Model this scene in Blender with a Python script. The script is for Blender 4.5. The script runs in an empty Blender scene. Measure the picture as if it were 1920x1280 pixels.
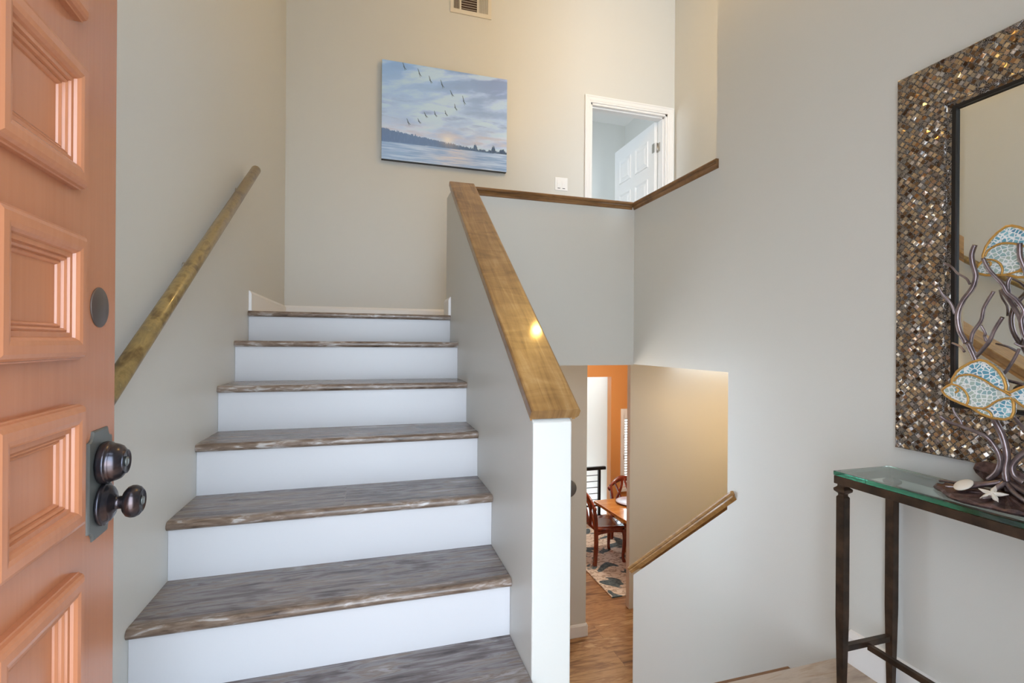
import bpy, bmesh, math, random
from mathutils import Vector, Matrix, noise

C = bpy.context.scene.collection
S = bpy.context.scene
R = math.radians
Z0 = 1.179                      # camera height above the entry floor

# ------------------------------------------------------------------ camera
cam_d = bpy.data.cameras.new('camera')
cam = bpy.data.objects.new('camera', cam_d)
C.objects.link(cam)
cam_d.sensor_fit = 'HORIZONTAL'
cam_d.sensor_width = 36.0
cam_d.lens = 905.0 / 1920.0 * 36.0
cam_d.shift_y = 3.0 / 1920.0
cam_d.clip_start = 0.02
cam.location = (0, 0, Z0)
cam.rotation_mode = 'QUATERNION'
q = Matrix.Rotation(-0.284, 4, 'Z') @ Matrix.Rotation(R(90), 4, 'X') @ Matrix.Rotation(0.007, 4, 'Z')
cam.rotation_quaternion = q.to_quaternion()
S.camera = cam

# ------------------------------------------------------------------ sky, exposure
w = bpy.data.worlds.new('daylight')
S.world = w
w.use_nodes = True
wn = w.node_tree.nodes
wn['Background'].inputs[0].default_value = (0.735, 0.862, 1.0, 1)
wn['Background'].inputs[1].default_value = 9.8
S.view_settings.view_transform = 'Standard'
S.view_settings.look = 'None'
S.view_settings.gamma = 1.0
S.view_settings.use_curve_mapping = False
S.view_settings.exposure = 0.07
S.cycles.max_bounces = 14
S.cycles.diffuse_bounces = 9
S.cycles.glossy_bounces = 6
S.cycles.transmission_bounces = 8
S.cycles.sample_clamp_indirect = 6.0
S.cycles.caustics_reflective = False
S.cycles.caustics_refractive = False


def portal(name, loc, rot, sx, sy):
    l = bpy.data.lights.new(name, 'AREA')
    l.shape = 'RECTANGLE'
    l.size, l.size_y = sx, sy
    l.cycles.is_portal = True
    o = bpy.data.objects.new(name, l)
    o.location, o.rotation_euler = loc, rot
    C.objects.link(o)


def lamp(name, loc, watts, col, rad):
    l = bpy.data.lights.new(name, 'POINT')
    l.energy, l.color, l.shadow_soft_size = watts, col, rad
    o = bpy.data.objects.new(name, l)
    o.location = loc
    C.objects.link(o)


portal('door_daylight', (0.10, -0.16, 1.03), (R(-90), 0, 0), 0.92, 2.06)
portal('added_opening_daylight', (0.105, -0.16, 2.975), (R(-90), 0, 0), 0.93, 0.65)  # sky through an unseen opening, added above the door for high cool light
lamp('stairwell_lamp', (1.50, 2.50, 3.75), 31, (1.0, 0.60, 0.15), 0.045)
lamp('lower_hall_lamp', (3.45, 3.20, 0.45), 20, (1.0, 0.70, 0.36), 0.08)
lamp('stair_hall_fill', (1.25, 3.15, 0.90), 3.5, (1.0, 0.72, 0.38), 0.06)  # unseen fill light, added to warm and brighten the lower hall wall
lamp('dining_lamp', (2.9, 5.0, 0.72), 48, (1.0, 0.84, 0.66), 0.10)
lamp('lower_stair_lamp', (2.7, 7.5, 0.60), 11, (0.95, 0.97, 1.0), 0.15)

# ------------------------------------------------------------------ materials
def srgb(r, g, b):
    f = lambda c: c / 12.92 if c <= 0.04045 else ((c + 0.055) / 1.055) ** 2.4
    return (f(r / 255), f(g / 255), f(b / 255), 1)


class Mat:
    def __init__(s, name, col=(0.8, 0.8, 0.8, 1), rough=0.5, metal=0.0, spec=0.5):
        s.m = bpy.data.materials.new(name)
        s.m.use_nodes = True
        s.n, s.l = s.m.node_tree.nodes, s.m.node_tree.links
        s.b = s.n['Principled BSDF']
        s.b.inputs['Base Color'].default_value = col
        s.b.inputs['Roughness'].default_value = rough
        s.b.inputs['Metallic'].default_value = metal
        s.b.inputs['Specular IOR Level'].default_value = spec

    def node(s, t, **kw):
        n = s.n.new(t)
        for k, v in kw.items():
            if k.startswith('i_'):
                n.inputs[int(k[2:])].default_value = v
            else:
                setattr(n, k, v)
        return n

    def coords(s, scale=(1, 1, 1), rot=(0, 0, 0), src=None):
        if src is None:
            src = s.n.new('ShaderNodeTexCoord').outputs['Object']
        mp = s.n.new('ShaderNodeMapping')
        mp.inputs['Scale'].default_value = scale
        mp.inputs['Rotation'].default_value = rot
        s.l.new(src, mp.inputs['Vector'])
        return mp.outputs[0]

    def noise(s, vec, scale, detail=4, rough=0.55, dist=0.0):
        n = s.node('ShaderNodeTexNoise')
        n.inputs['Scale'].default_value = scale
        n.inputs['Detail'].default_value = detail
        n.inputs['Roughness'].default_value = rough
        n.inputs['Distortion'].default_value = dist
        s.l.new(vec, n.inputs['Vector'])
        return n.outputs[0]

    def ramp(s, fac, stops):
        n = s.node('ShaderNodeValToRGB')
        e = n.color_ramp.elements
        e[0].position, e[0].color = stops[0]
        e[1].position, e[1].color = stops[-1]
        for p, c in stops[1:-1]:
            k = e.new(p)
            k.color = c
        s.l.new(fac, n.inputs[0])
        return n.outputs[0]

    def mix(s, fac, a, b, mode='MIX'):
        n = s.node('ShaderNodeMix', data_type='RGBA', blend_type=mode)
        for i, v in ((0, fac), (6, a), (7, b)):
            if hasattr(v, 'links'):
                s.l.new(v, n.inputs[i])
            else:
                n.inputs[i].default_value = v
        return n.outputs[2]

    def math(s, op, a, b=None):
        n = s.node('ShaderNodeMath', operation=op)
        for i, v in ((0, a), (1, b)):
            if v is None:
                continue
            if hasattr(v, 'links'):
                s.l.new(v, n.inputs[i])
            else:
                n.inputs[i].default_value = v
        return n.outputs[0]

    def color(s, out):
        s.l.new(out, s.b.inputs['Base Color'])

    def bump(s, h, strength=0.2, dist=0.005):
        n = s.node('ShaderNodeBump')
        n.inputs['Strength'].default_value = strength
        n.inputs['Distance'].default_value = dist
        s.l.new(h, n.inputs['Height'])
        s.l.new(n.outputs[0], s.b.inputs['Normal'])
        return n.outputs[0]


def paint(name, col, rough=0.45, bump=0.12, spec=0.4):
    m = Mat(name, col, rough, 0, spec)
    v = m.coords()
    m.bump(m.noise(v, 170, 3), bump, 0.0015)
    return m.m


def planks(name, stops, along='X', width=0.18, length=1.2, rough=0.45, grain=1.0, seam=0.5, var=0.35):
    """wood planks: brick pattern gives each board its tone, stretched noise the grain"""
    m = Mat(name, rough=rough)
    v = m.coords(rot=(0, 0, 0 if along == 'X' else R(90)))
    br = m.node('ShaderNodeTexBrick')
    br.inputs['Color1'].default_value = (0, 0, 0, 1)
    br.inputs['Color2'].default_value = (1, 1, 1, 1)
    br.inputs['Mortar'].default_value = (0.5, 0.5, 0.5, 1)
    br.inputs['Scale'].default_value = 1
    br.inputs['Mortar Size'].default_value = 0.0016
    br.inputs['Brick Width'].default_value = length
    br.inputs['Row Height'].default_value = width
    br.offset = 0.37
    m.l.new(v, br.inputs['Vector'])
    mp = m.node('ShaderNodeMapping')
    mp.inputs['Scale'].default_value = (1.6 * grain, 17 * grain, 17 * grain)
    off = m.node('ShaderNodeVectorMath', operation='SCALE')
    m.l.new(br.outputs['Color'], off.inputs[0])
    off.inputs['Scale'].default_value = 7.3
    m.l.new(v, mp.inputs['Vector'])
    m.l.new(off.outputs[0], mp.inputs['Location'])
    g1 = m.noise(mp.outputs[0], 1.0, 7, 0.65, 1.2)
    mp2 = m.node('ShaderNodeMapping')
    mp2.inputs['Scale'].default_value = (2.0, 6.0, 6.0)
    m.l.new(v, mp2.inputs['Vector'])
    m.l.new(off.outputs[0], mp2.inputs['Location'])
    g2 = m.noise(mp2.outputs[0], 1.0, 3, 0.5, 2.0)
    t = m.math('ADD', m.math('MULTIPLY', g1, 0.62), m.math('MULTIPLY', g2, 0.38))
    sep = m.node('ShaderNodeSeparateColor')
    m.l.new(br.outputs['Color'], sep.inputs[0])
    t = m.math('ADD', t, m.math('MULTIPLY', m.math('SUBTRACT', sep.outputs[0], 0.5), var * 0.3))
    col = m.ramp(t, stops)
    col = m.mix(m.math('MULTIPLY', br.outputs['Fac'], seam), col, (0.03, 0.02, 0.015, 1))
    m.color(col)
    m.bump(t, 0.25, 0.002)
    return m.m


def wood(name, stops, scale=(3, 40, 40), rough=0.3, coat=0.0, blotch=0.35, bump=0.1, rot=(0, 0, 0)):
    m = Mat(name, rough=rough)
    tc = m.coords(rot=rot)
    v = m.coords(scale, src=tc)
    g = m.noise(v, 1.0, 6, 0.6, 0.8)
    bl = m.noise(m.coords((3, 7, 7), src=tc), 1.6, 3, 0.6, 1.0)
    t = m.math('ADD', m.math('MULTIPLY', g, 1 - blotch), m.math('MULTIPLY', bl, blotch))
    m.color(m.ramp(t, stops))
    m.b.inputs['Coat Weight'].default_value = coat
    m.b.inputs['Coat Roughness'].default_value = 0.08
    m.bump(t, bump, 0.0015)
    return m.m


M = {}
M['wall'] = paint('greige_wall_paint', (0.625, 0.617, 0.58, 1), 0.42)
M['wall_stairwell'] = M['wall']
M['ceiling'] = paint('white_ceiling_paint', (0.80, 0.79, 0.77, 1), 0.7)
M['white'] = paint('white_trim_paint', (0.80, 0.79, 0.78, 1), 0.32, 0.03)
M['riser'] = paint('white_riser_paint', (0.62, 0.615, 0.63, 1), 0.35, 0.05)
M['orange'] = paint('orange_wall_paint', (0.60, 0.27, 0.085, 1), 0.5)
M['pale'] = paint('pale_wall_paint', (0.66, 0.65, 0.61, 1), 0.5)
M['tread'] = planks('weathered_grey_plank', [
    (0.32, srgb(58, 48, 46)), (0.42, srgb(102, 92, 90)), (0.48, srgb(134, 128, 128)),
    (0.53, srgb(120, 104, 92)), (0.59, srgb(150, 144, 142)), (0.68, srgb(172, 168, 168))], width=0.5, length=3.0, rough=0.27, grain=2.1, seam=0.0)
M['nosing'] = wood('distressed_brown_nosing', [(0.32, srgb(52, 38, 30)), (0.43, srgb(104, 86, 72)), (0.53, srgb(128, 110, 96)), (0.62, srgb(180, 174, 170))], (14, 70, 70), 0.3, 0.1, 0.4)
M['entry_floor'] = planks('pale_grey_plank', [
    (0.30, srgb(106, 90, 80)), (0.44, srgb(164, 148, 134)), (0.54, srgb(188, 174, 160)),
    (0.62, srgb(168, 145, 122)), (0.72, srgb(206, 196, 186))], width=0.18, rough=0.4)
M['lower_floor'] = planks('warm_brown_plank', [
    (0.32, srgb(78, 50, 30)), (0.42, srgb(128, 90, 58)), (0.50, srgb(172, 134, 92)),
    (0.57, srgb(140, 100, 64)), (0.66, srgb(200, 168, 126))], width=0.19, rough=0.4, grain=0.55)
M['oak'] = wood('golden_oak_varnish', [(0.28, srgb(76, 50, 26)), (0.42, srgb(118, 84, 46)),
                                       (0.54, srgb(142, 106, 62)), (0.70, srgb(168, 136, 94))], (44, 3.0, 3.0), 0.36, 0.35, 0.45)
M['oak_trim'] = wood('brown_oak_trim', [(0.30, srgb(78, 50, 24)), (0.48, srgb(124, 86, 46)), (0.70, srgb(160, 118, 72))], (3, 40, 40), 0.35, 0.3)
M['oak_side'] = wood('brown_oak_side', [(0.30, srgb(112, 78, 40)), (0.48, srgb(158, 116, 64)), (0.70, srgb(190, 148, 94))], (40, 3, 40), 0.33, 0.4)
M['oak_trim_side'] = wood('brown_oak_trim_side', [(0.30, srgb(78, 50, 24)), (0.48, srgb(124, 86, 46)), (0.70, srgb(160, 118, 72))], (40, 3, 40), 0.35, 0.3)
M['rail'] = wood('mottled_handrail_wood', [(0.30, srgb(64, 48, 26)), (0.42, srgb(104, 82, 46)), (0.52, srgb(142, 118, 72)),
                                           (0.62, srgb(118, 98, 62)), (0.74, srgb(176, 158, 112))], (60, 14, 14), 0.3, 0.3, 0.6)
M['door'] = Mat('copper_brown_door_paint', (0.40, 0.185, 0.105, 1), 0.3, 0, 0.5)
_m = M['door']
_v = _m.coords((30, 30, 1.2))
_n = _m.noise(_v, 4, 4)
_s = _m.noise(_m.coords(), 9, 6, 0.7)
_sp = _m.ramp(_s, [(0.70, (0, 0, 0, 1)), (0.78, (1, 1, 1, 1))])
_m.color(_m.mix(_m.math('MULTIPLY', _sp, 0.25), _m.ramp(_n, [(0.3, (0.42, 0.163, 0.078, 1)), (0.7, (0.45, 0.178, 0.087, 1))]), (0.6, 0.42, 0.33, 1)))
_m.bump(_n, 0.04, 0.001)
_m.b.inputs['Roughness'].default_value = 0.26
M['door'] = _m.m
_m = Mat('oil_rubbed_bronze', (0.045, 0.036, 0.04, 1), 0.24, 0.85)
_m.color(_m.ramp(_m.noise(_m.coords(), 30, 3), [(0.42, (0.050, 0.050, 0.062, 1)), (0.72, (0.13, 0.085, 0.075, 1))]))
M['bronze'] = _m.m
M['plate'] = Mat('grey_bronze_plate', (0.17, 0.175, 0.165, 1), 0.42, 0.6).m
M['disc'] = Mat('brown_bronze_disc', (0.15, 0.115, 0.10, 1), 0.38, 0.7).m
M['iron'] = Mat('dark_bronze_iron', (0.055, 0.040, 0.030, 1), 0.36, 0.7)
_m = M['iron']
_m.color(_m.ramp(_m.noise(_m.coords(), 14, 4), [(0.35, (0.035, 0.026, 0.020, 1)), (0.7, (0.10, 0.062, 0.042, 1))]))
M['iron'] = _m.m
M['black'] = Mat('black_iron', (0.012, 0.010, 0.010, 1), 0.4, 0.3).m
M['steel'] = Mat('brushed_nickel', (0.55, 0.52, 0.47, 1), 0.3, 1.0).m
M['plastic'] = Mat('white_plastic', (0.82, 0.82, 0.82, 1), 0.3).m
M['slot'] = Mat('dark_slot', (0.03, 0.03, 0.03, 1), 0.6).m
M['grey_disc'] = Mat('grey_plaque', (0.14, 0.15, 0.165, 1), 0.35, 0.3).m
M['vent'] = paint('cream_vent_enamel', (0.66, 0.61, 0.52, 1), 0.4, 0.0)
M['gap_shade'] = Mat('vent_gap_shade', (0.06, 0.035, 0.03, 1), 0.8).m  # dark colour standing for the shade between the vent louvres
M['concrete'] = paint('porch_concrete', (0.58, 0.57, 0.55, 1), 0.8)
_m = Mat('mirror_glass', (0.93, 0.95, 0.94, 1), 0.0, 1.0)
M['mirror'] = _m.m
# table glass: clear faces, green tint through depth
_m = Mat('green_tinted_glass', (0.93, 0.985, 0.965, 1), 0.02)
_m.b.inputs['Transmission Weight'].default_value = 1.0
_m.b.inputs['IOR'].default_value = 1.48
_ab = _m.node('ShaderNodeVolumeAbsorption')
_ab.inputs['Color'].default_value = (0.06, 0.84, 0.62, 1)
_ab.inputs['Density'].default_value = 6.5
_m.l.new(_ab.outputs[0], _m.n['Material Output'].inputs['Volume'])
M['glass'] = _m.m
# mosaic of small glass and metal tiles
_m = Mat('bronze_glass_mosaic', rough=0.22, metal=0.55)
_v = _m.coords(rot=(R(45), 0, 0))
_vo = _m.node('ShaderNodeTexVoronoi', feature='F1', distance='CHEBYCHEV')
_vo.inputs['Scale'].default_value = 70
_vo.inputs['Randomness'].default_value = 0.42
_m.l.new(_v, _vo.inputs['Vector'])
_sep = _m.node('ShaderNodeSeparateColor')
_m.l.new(_vo.outputs['Color'], _sep.inputs[0])
_tile = _m.ramp(_sep.outputs[0], [(0.0, srgb(60, 40, 26)), (0.18, srgb(112, 84, 58)), (0.36, srgb(176, 150, 116)), (0.5, srgb(124, 118, 112)),
                                  (0.64, srgb(206, 184, 150)), (0.8, srgb(150, 104, 60)), (0.92, srgb(210, 200, 190)), (1.0, srgb(96, 104, 116))])
_e = _m.ramp(_vo.outputs['Distance'], [(0.33, (0, 0, 0, 1)), (0.42, (1, 1, 1, 1))])
_fr = _m.noise(_m.coords(), 420, 2)
_gr = _m.ramp(_fr, [(0.42, (0.02, 0.015, 0.014, 1)), (0.6, (0.30, 0.27, 0.25, 1))])
_m.color(_m.mix(_e, _tile, _gr))
_geo = _m.node('ShaderNodeNewGeometry')
_sub = _m.node('ShaderNodeVectorMath', operation='SUBTRACT')
_m.l.new(_vo.outputs['Color'], _sub.inputs[0])
_sub.inputs[1].default_value = (0.5, 0.5, 0.5)
_sc = _m.node('ShaderNodeVectorMath', operation='SCALE')
_m.l.new(_sub.outputs[0], _sc.inputs[0])
_sc.inputs['Scale'].default_value = 0.75
_ad = _m.node('ShaderNodeVectorMath', operation='ADD')
_bp = _m.node('ShaderNodeBump')
_bp.inputs['Strength'].default_value = 0.8
_bp.inputs['Distance'].default_value = 0.003
_bp.invert = True
_m.l.new(_vo.outputs['Distance'], _bp.inputs['Height'])
_m.l.new(_bp.outputs[0], _ad.inputs[0])
_m.l.new(_sc.outputs[0], _ad.inputs[1])
_nm = _m.node('ShaderNodeVectorMath', operation='NORMALIZE')
_m.l.new(_ad.outputs[0], _nm.inputs[0])
_m.l.new(_nm.outputs[0], _m.b.inputs['Normal'])
M['mosaic'] = _m.m
# coral iron, fish mosaic, gold
_m = Mat('purple_brown_iron', rough=0.3, metal=0.75)
_m.color(_m.ramp(_m.noise(_m.coords(), 25, 4), [(0.35, (0.17, 0.135, 0.145, 1)), (0.7, (0.36, 0.30, 0.31, 1))]))
M['coral'] = _m.m
_m = Mat('rusty_plate_iron', rough=0.42, metal=0.6)
_nz = _m.noise(_m.coords(), 40, 5, 0.7)
_m.color(_m.ramp(_nz, [(0.35, (0.05, 0.032, 0.036, 1)), (0.7, (0.20, 0.125, 0.12, 1))]))
_m.bump(_nz, 0.6, 0.004)
M['plate_iron'] = _m.m


def fish_mat(name, cols):
    m = Mat(name, rough=0.12, metal=0.0)
    v = m.coords((1, 1, 1))
    vo = m.node('ShaderNodeTexVoronoi', feature='DISTANCE_TO_EDGE')
    vo.inputs['Scale'].default_value = 95
    m.l.new(v, vo.inputs['Vector'])
    vc = m.node('ShaderNodeTexVoronoi', feature='F1')
    vc.inputs['Scale'].default_value = 95
    m.l.new(v, vc.inputs['Vector'])
    sp = m.node('ShaderNodeSeparateColor')
    m.l.new(vc.outputs['Color'], sp.inputs[0])
    c = m.ramp(sp.outputs[0], cols)
    e = m.ramp(vo.outputs['Distance'], [(0.06, (1, 1, 1, 1)), (0.13, (0, 0, 0, 1))])
    m.color(m.mix(e, c, (0.80, 0.82, 0.82, 1)))
    return m.m


M['fish_body'] = fish_mat('pale_green_shell_mosaic', [(0, srgb(150, 168, 160)), (0.4, srgb(176, 190, 178)), (0.7, srgb(140, 172, 176)), (1, srgb(200, 205, 196))])
M['fish_fin'] = fish_mat('blue_shell_mosaic', [(0, srgb(84, 138, 164)), (0.4, srgb(110, 168, 186)), (0.7, srgb(140, 190, 200)), (1, srgb(74, 120, 150))])
M['gold'] = Mat('gold_enamel', (0.60, 0.34, 0.09, 1), 0.3, 0.45).m
M['shell'] = paint('white_shell', (0.80, 0.76, 0.69, 1), 0.6)
M['cherry'] = wood('red_cherry_wood', [(0.3, (0.08, 0.010, 0.005, 1)), (0.55, (0.20, 0.030, 0.012, 1)), (0.75, (0.30, 0.060, 0.022, 1))], (20, 20, 4), 0.22, 0.5)
M['table_wood'] = wood('honey_table_wood', [(0.3, srgb(150, 92, 40)), (0.5, srgb(186, 126, 66)), (0.7, srgb(206, 150, 90))], (3, 26, 26), 0.16, 0.6)
M['tray'] = wood('dark_tray_wood', [(0.3, srgb(90, 42, 18)), (0.7, srgb(150, 84, 40))], (6, 30, 30), 0.3, 0.2)
_m = Mat('cream_blue_rug', rough=0.95, spec=0.1)
_v = _m.coords()
_big = _m.noise(_v, 2.6, 2, 0.5, 1.5)
_w = _m.node('ShaderNodeTexWave', wave_type='RINGS')
_w.inputs['Scale'].default_value = 4
_w.inputs['Distortion'].default_value = 9
_w.inputs['Detail'].default_value = 3
_w.inputs['Detail Scale'].default_value = 4
_m.l.new(_v, _w.inputs['Vector'])
_cr = _m.ramp(_w.outputs['Fac'], [(0.06, srgb(184, 170, 156)), (0.22, srgb(214, 204, 192)), (0.8, srgb(228, 220, 210))])
_bl = _m.ramp(_m.noise(_v, 38, 3), [(0.35, srgb(70, 86, 96)), (0.7, srgb(116, 132, 140))])
_m.color(_m.mix(_m.ramp(_big, [(0.54, (0, 0, 0, 1)), (0.57, (1, 1, 1, 1))]), _cr, _bl))
_m.bump(_m.noise(_v, 300, 2), 0.4, 0.003)
M['rug'] = _m.m
_m = Mat('printed_canvas', rough=0.6, spec=0.2)
_a = _m.node('ShaderNodeVertexColor', layer_name='print')
_m.color(_a.outputs[0])
M['print'] = _m.m
M['canvas_edge'] = Mat('dark_canvas_edge', srgb(74, 78, 84), 0.7).m

# ------------------------------------------------------------------ mesh helpers
class MB:
    def __init__(s):
        s.v, s.f, s.sm = [], [], []

    def add(s, vs, fs, smooth=False):
        b = len(s.v)
        s.v += [tuple(p) for p in vs]
        s.f += [tuple(b + i for i in f) for f in fs]
        s.sm += [smooth] * len(fs)
        return s

    def box(s, x0, x1, y0, y1, z0, z1):
        vs = [(x, y, z) for x in (x0, x1) for y in (y0, y1) for z in (z0, z1)]
        return s.add(vs, [(0, 1, 3, 2), (4, 6, 7, 5), (0, 4, 5, 1), (2, 3, 7, 6), (0, 2, 6, 4), (1, 5, 7, 3)])

    def prism(s, pts, axis, a, b, smooth=False):
        """polygon in the two other axes, extruded from a to b along axis"""
        def P(p, t):
            return {'X': (t, p[0], p[1]), 'Y': (p[0], t, p[1]), 'Z': (p[0], p[1], t)}[axis]
        n = len(pts)
        vs = [P(p, a) for p in pts] + [P(p, b) for p in pts]
        s.add(vs, [tuple(range(n - 1, -1, -1)), tuple(range(n, 2 * n))])
        return s.add(vs, [(i, (i + 1) % n, n + (i + 1) % n, n + i) for i in range(n)], smooth)

    def rings(s, rings, closed=True, caps=True, smooth=True):
        n = len(rings[0])
        vs = [p for r in rings for p in r]
        fs = []
        for k in range(len(rings) - 1):
            for i in range(n if closed else n - 1):
                j = (i + 1) % n
                fs.append((k * n + i, k * n + j, (k + 1) * n + j, (k + 1) * n + i))
        s.add(vs, fs, smooth)
        if caps:
            s.add(rings[0], [tuple(range(n - 1, -1, -1))])
            s.add(rings[-1], [tuple(range(n))])
        return s

    def tube(s, pts, rad, seg=10, smooth=True, sq=None, sub=0):
        pts = [Vector(p) for p in pts]
        rads = list(rad) if hasattr(rad, '__len__') else [rad] * len(pts)
        if sub:
            np_, nr = [], []
            for i in range(len(pts) - 1):
                p0, p1, p2, p3 = pts[max(i - 1, 0)], pts[i], pts[i + 1], pts[min(i + 2, len(pts) - 1)]
                for k in range(sub):
                    t = k / sub
                    np_.append(0.5 * ((2 * p1) + (p2 - p0) * t + (2 * p0 - 5 * p1 + 4 * p2 - p3) * t * t + (3 * p1 - p0 - 3 * p2 + p3) * t ** 3))
                    nr.append(rads[i] * (1 - t) + rads[i + 1] * t)
            np_.append(pts[-1])
            nr.append(rads[-1])
            pts, rads = np_, nr
        up = Vector((0, 0, 1))
        rs = []
        prev = None
        for i, p in enumerate(pts):
            t = (pts[min(i + 1, len(pts) - 1)] - pts[max(i - 1, 0)]).normalized()
            if prev is None:
                a = up if abs(t.z) < 0.9 else Vector((1, 0, 0))
                n = t.cross(a).normalized()
            else:
                n = (prev - t * prev.dot(t)).normalized()
            prev = n
            b = t.cross(n)
            r = rads[i]
            if sq:
                rs.append([p + n * sx * sq[0] * r + b * sy * sq[1] * r for sx, sy in ((-1, -1), (1, -1), (1, 1), (-1, 1))])
            else:
                rs.append([p + n * math.cos(2 * math.pi * k / seg) * r + b * math.sin(2 * math.pi * k / seg) * r for k in range(seg)])
        return s.rings(rs, smooth=smooth and not sq)

    def lathe(s, prof, origin, axis, seg=40):
        """prof: (radius, height along axis)"""
        ax = Vector(axis).normalized()
        a = Vector((0, 0, 1)) if abs(ax.z) < 0.9 else Vector((1, 0, 0))
        n = ax.cross(a).normalized()
        b = ax.cross(n)
        o = Vector(origin)
        rs = [[o + ax * h + (n * math.cos(2 * math.pi * k / seg) + b * math.sin(2 * math.pi * k / seg)) * max(r, 1e-5) for k in range(seg)] for r, h in prof]
        return s.rings(rs)

    def build(s, name, mat, parent=None, origin=None, bevel=0, segs=2):
        me = bpy.data.meshes.new(name)
        off = Vector((0, 0, 0))
        local = False
        if parent is not None:
            off = parent.get('_o') and Vector(parent['_o']) or Vector((0, 0, 0))
        elif origin is not None:
            off = Vector(origin)
        me.from_pydata([tuple(Vector(p) - off) for p in s.v], [], s.f)
        me.polygons.foreach_set('use_smooth', s.sm)
        bm = bmesh.new()
        bm.from_mesh(me)
        bmesh.ops.remove_doubles(bm, verts=bm.verts, dist=1e-6)
        bmesh.ops.recalc_face_normals(bm, faces=bm.faces)
        bm.to_mesh(me)
        bm.free()
        me.update()
        me.materials.append(mat)
        o = bpy.data.objects.new(name, me)
        C.objects.link(o)
        if parent is not None:
            o.parent = parent
        elif origin is not None:
            o.location = off
        if bevel:
            bv = o.modifiers.new('edge', 'BEVEL')
            bv.width, bv.segments, bv.limit_method, bv.angle_limit = bevel, segs, 'ANGLE', R(40)
            bv.harden_normals = False
        return o


def thing(name, label, cat, loc=(0, 0, 0), group=None, world=True, rotz=0.0):
    """an Empty at the thing's base; parts are given in world coordinates (world) or local ones"""
    o = bpy.data.objects.new(name, None)
    C.objects.link(o)
    o.location = loc
    o.rotation_euler = (0, 0, rotz)
    o['label'], o['category'] = label, cat
    if group:
        o['group'] = group
    if world:
        LOC[o.name] = Vector(loc)
    return o


LOC = {}
_build = MB.build


def build(self, name, mat, parent=None, origin=None, bevel=0, segs=2):
    """parent in world mode: shift the mesh so that it sits right under the moved Empty"""
    if parent is not None:
        top = parent
        while top.parent is not None:
            top = top.parent
        d = LOC.get(top.name)
        if d is not None:
            self.v = [tuple(Vector(p) - d) for p in self.v]
    return _build(self, name, mat, parent, origin, bevel, segs)


MB.build = build


def tag(o, label, cat, group=None, kind=None):
    o['label'], o['category'] = label, cat
    if group:
        o['group'] = group
    if kind:
        o['kind'] = kind
    return o


def struct(name, mb, mat, bevel=0, parent=None):
    o = mb.build(name, mat, parent, bevel=bevel)
    if parent is None:
        o['kind'] = 'structure'
    return o


# ------------------------------------------------------------------ main dimensions
XL, XR, HW = -0.634, 0.456, 0.578     # left wall, half wall faces
RW, RWT = 1.725, 1.845                # right wall
RISE, RUN, Y1 = 0.197, 0.2655, 1.2972
ZU = 1.343                            # upper floor
ZL = -1.379                           # lower floor
ZC = 1.035                            # lower ceiling
ZT = 4.53                             # upper ceiling
YB = 4.0                              # upper back wall
YG = 2.94                             # guard wall face

# ------------------------------------------------------------------ setting
struct('wall_left', MB().box(XL - 0.12, XL, -0.2, YB + 0.12, ZL - 0.1, ZT), M['wall'])
struct('wall_back', MB().box(XL, 1.893, YB, YB + 0.12, ZC, ZT).box(2.69, 2.89, YB, YB + 0.12, ZC, ZT)
       .box(1.893, 2.69, YB, YB + 0.12, 3.361, ZT).box(1.893, 2.69, YB, YB + 0.12, ZC, ZU), M['wall'])
struct('wall_hall', MB().box(2.77, 2.89, 0.2, YB, ZC, ZT), M['wall'])
struct('wall_right', MB().prism([(0.02, ZL), (2.92, ZL), (2.92, -0.392), (2.025, 0.350), (2.025, ZC + 0.005), (YG + 0.12, ZC + 0.005),
                                 (YG + 0.12, 2.096), (2.122, 2.096), (2.122, ZT), (0.02, ZT)], 'X', RW, RWT), M['wall'])
struct('wall_guard', MB().box(HW, RW, YG, YG + 0.12, ZC, 2.096), M['wall'])
struct('wall_stair', MB().prism([(1.335, ZL), (3.06, ZL), (3.06, 2.096), (2.885, 2.096), (1.335, 0.945)], 'X', XR, HW), M['wall'], bevel=0.004)
struct('wall_front', MB().box(XL - 0.12, -0.36, -0.14, 0.02, -0.3, ZT).box(0.57, RWT, -0.14, 0.02, -0.3, ZT).box(-0.36, 0.57, -0.14, 0.02, 2.05, 2.65).box(-0.36, 0.57, -0.14, 0.02, 3.30, ZT), M['wall'])  # the gap above the door is added to let in high daylight
struct('floor_entry', MB().box(XL, HW, -0.14, 1.30, -0.22, 0).box(HW, RW, -0.14, 1.40, -0.22, 0), M['entry_floor'])
struct('floor_upper', MB().box(XL, XR, 2.905, YB, ZC, ZU).box(XR, 2.77, 3.06, YB, ZC, ZU).box(RWT, 2.77, 0.2, 3.06, ZC, ZU), M['entry_floor'])
struct('ceiling', MB().box(XL - 0.12, 2.89, -0.2, YB + 0.12, ZT, ZT + 0.1), M['ceiling'])
struct('floor_lower', MB().box(-0.7, 7.0, 0.2, 6.56, ZL - 0.15, ZL), M['lower_floor'])
# lower hall walls
struct('wall_lower_back', MB().box(HW, 1.825, 3.88, 4.0, ZL, ZC).box(2.405, 4.1, 4.15, 4.21, ZL, ZC), M['wall'], bevel=0.003)
struct('wall_lower_right', MB().box(4.1, 4.22, 1.7, 4.27, ZL, ZC), M['wall'])
struct('wall_lower_front', MB().box(RWT, 4.1, 1.7, 1.82, ZL, ZC), M['wall'])
struct('ceiling_lower', MB().box(2.77, 4.22, 1.7, YB, ZC, ZC + 0.1).box(1.0, 7.0, YB + 0.12, 6.57, ZC, ZC + 0.1), M['ceiling'])
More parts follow.
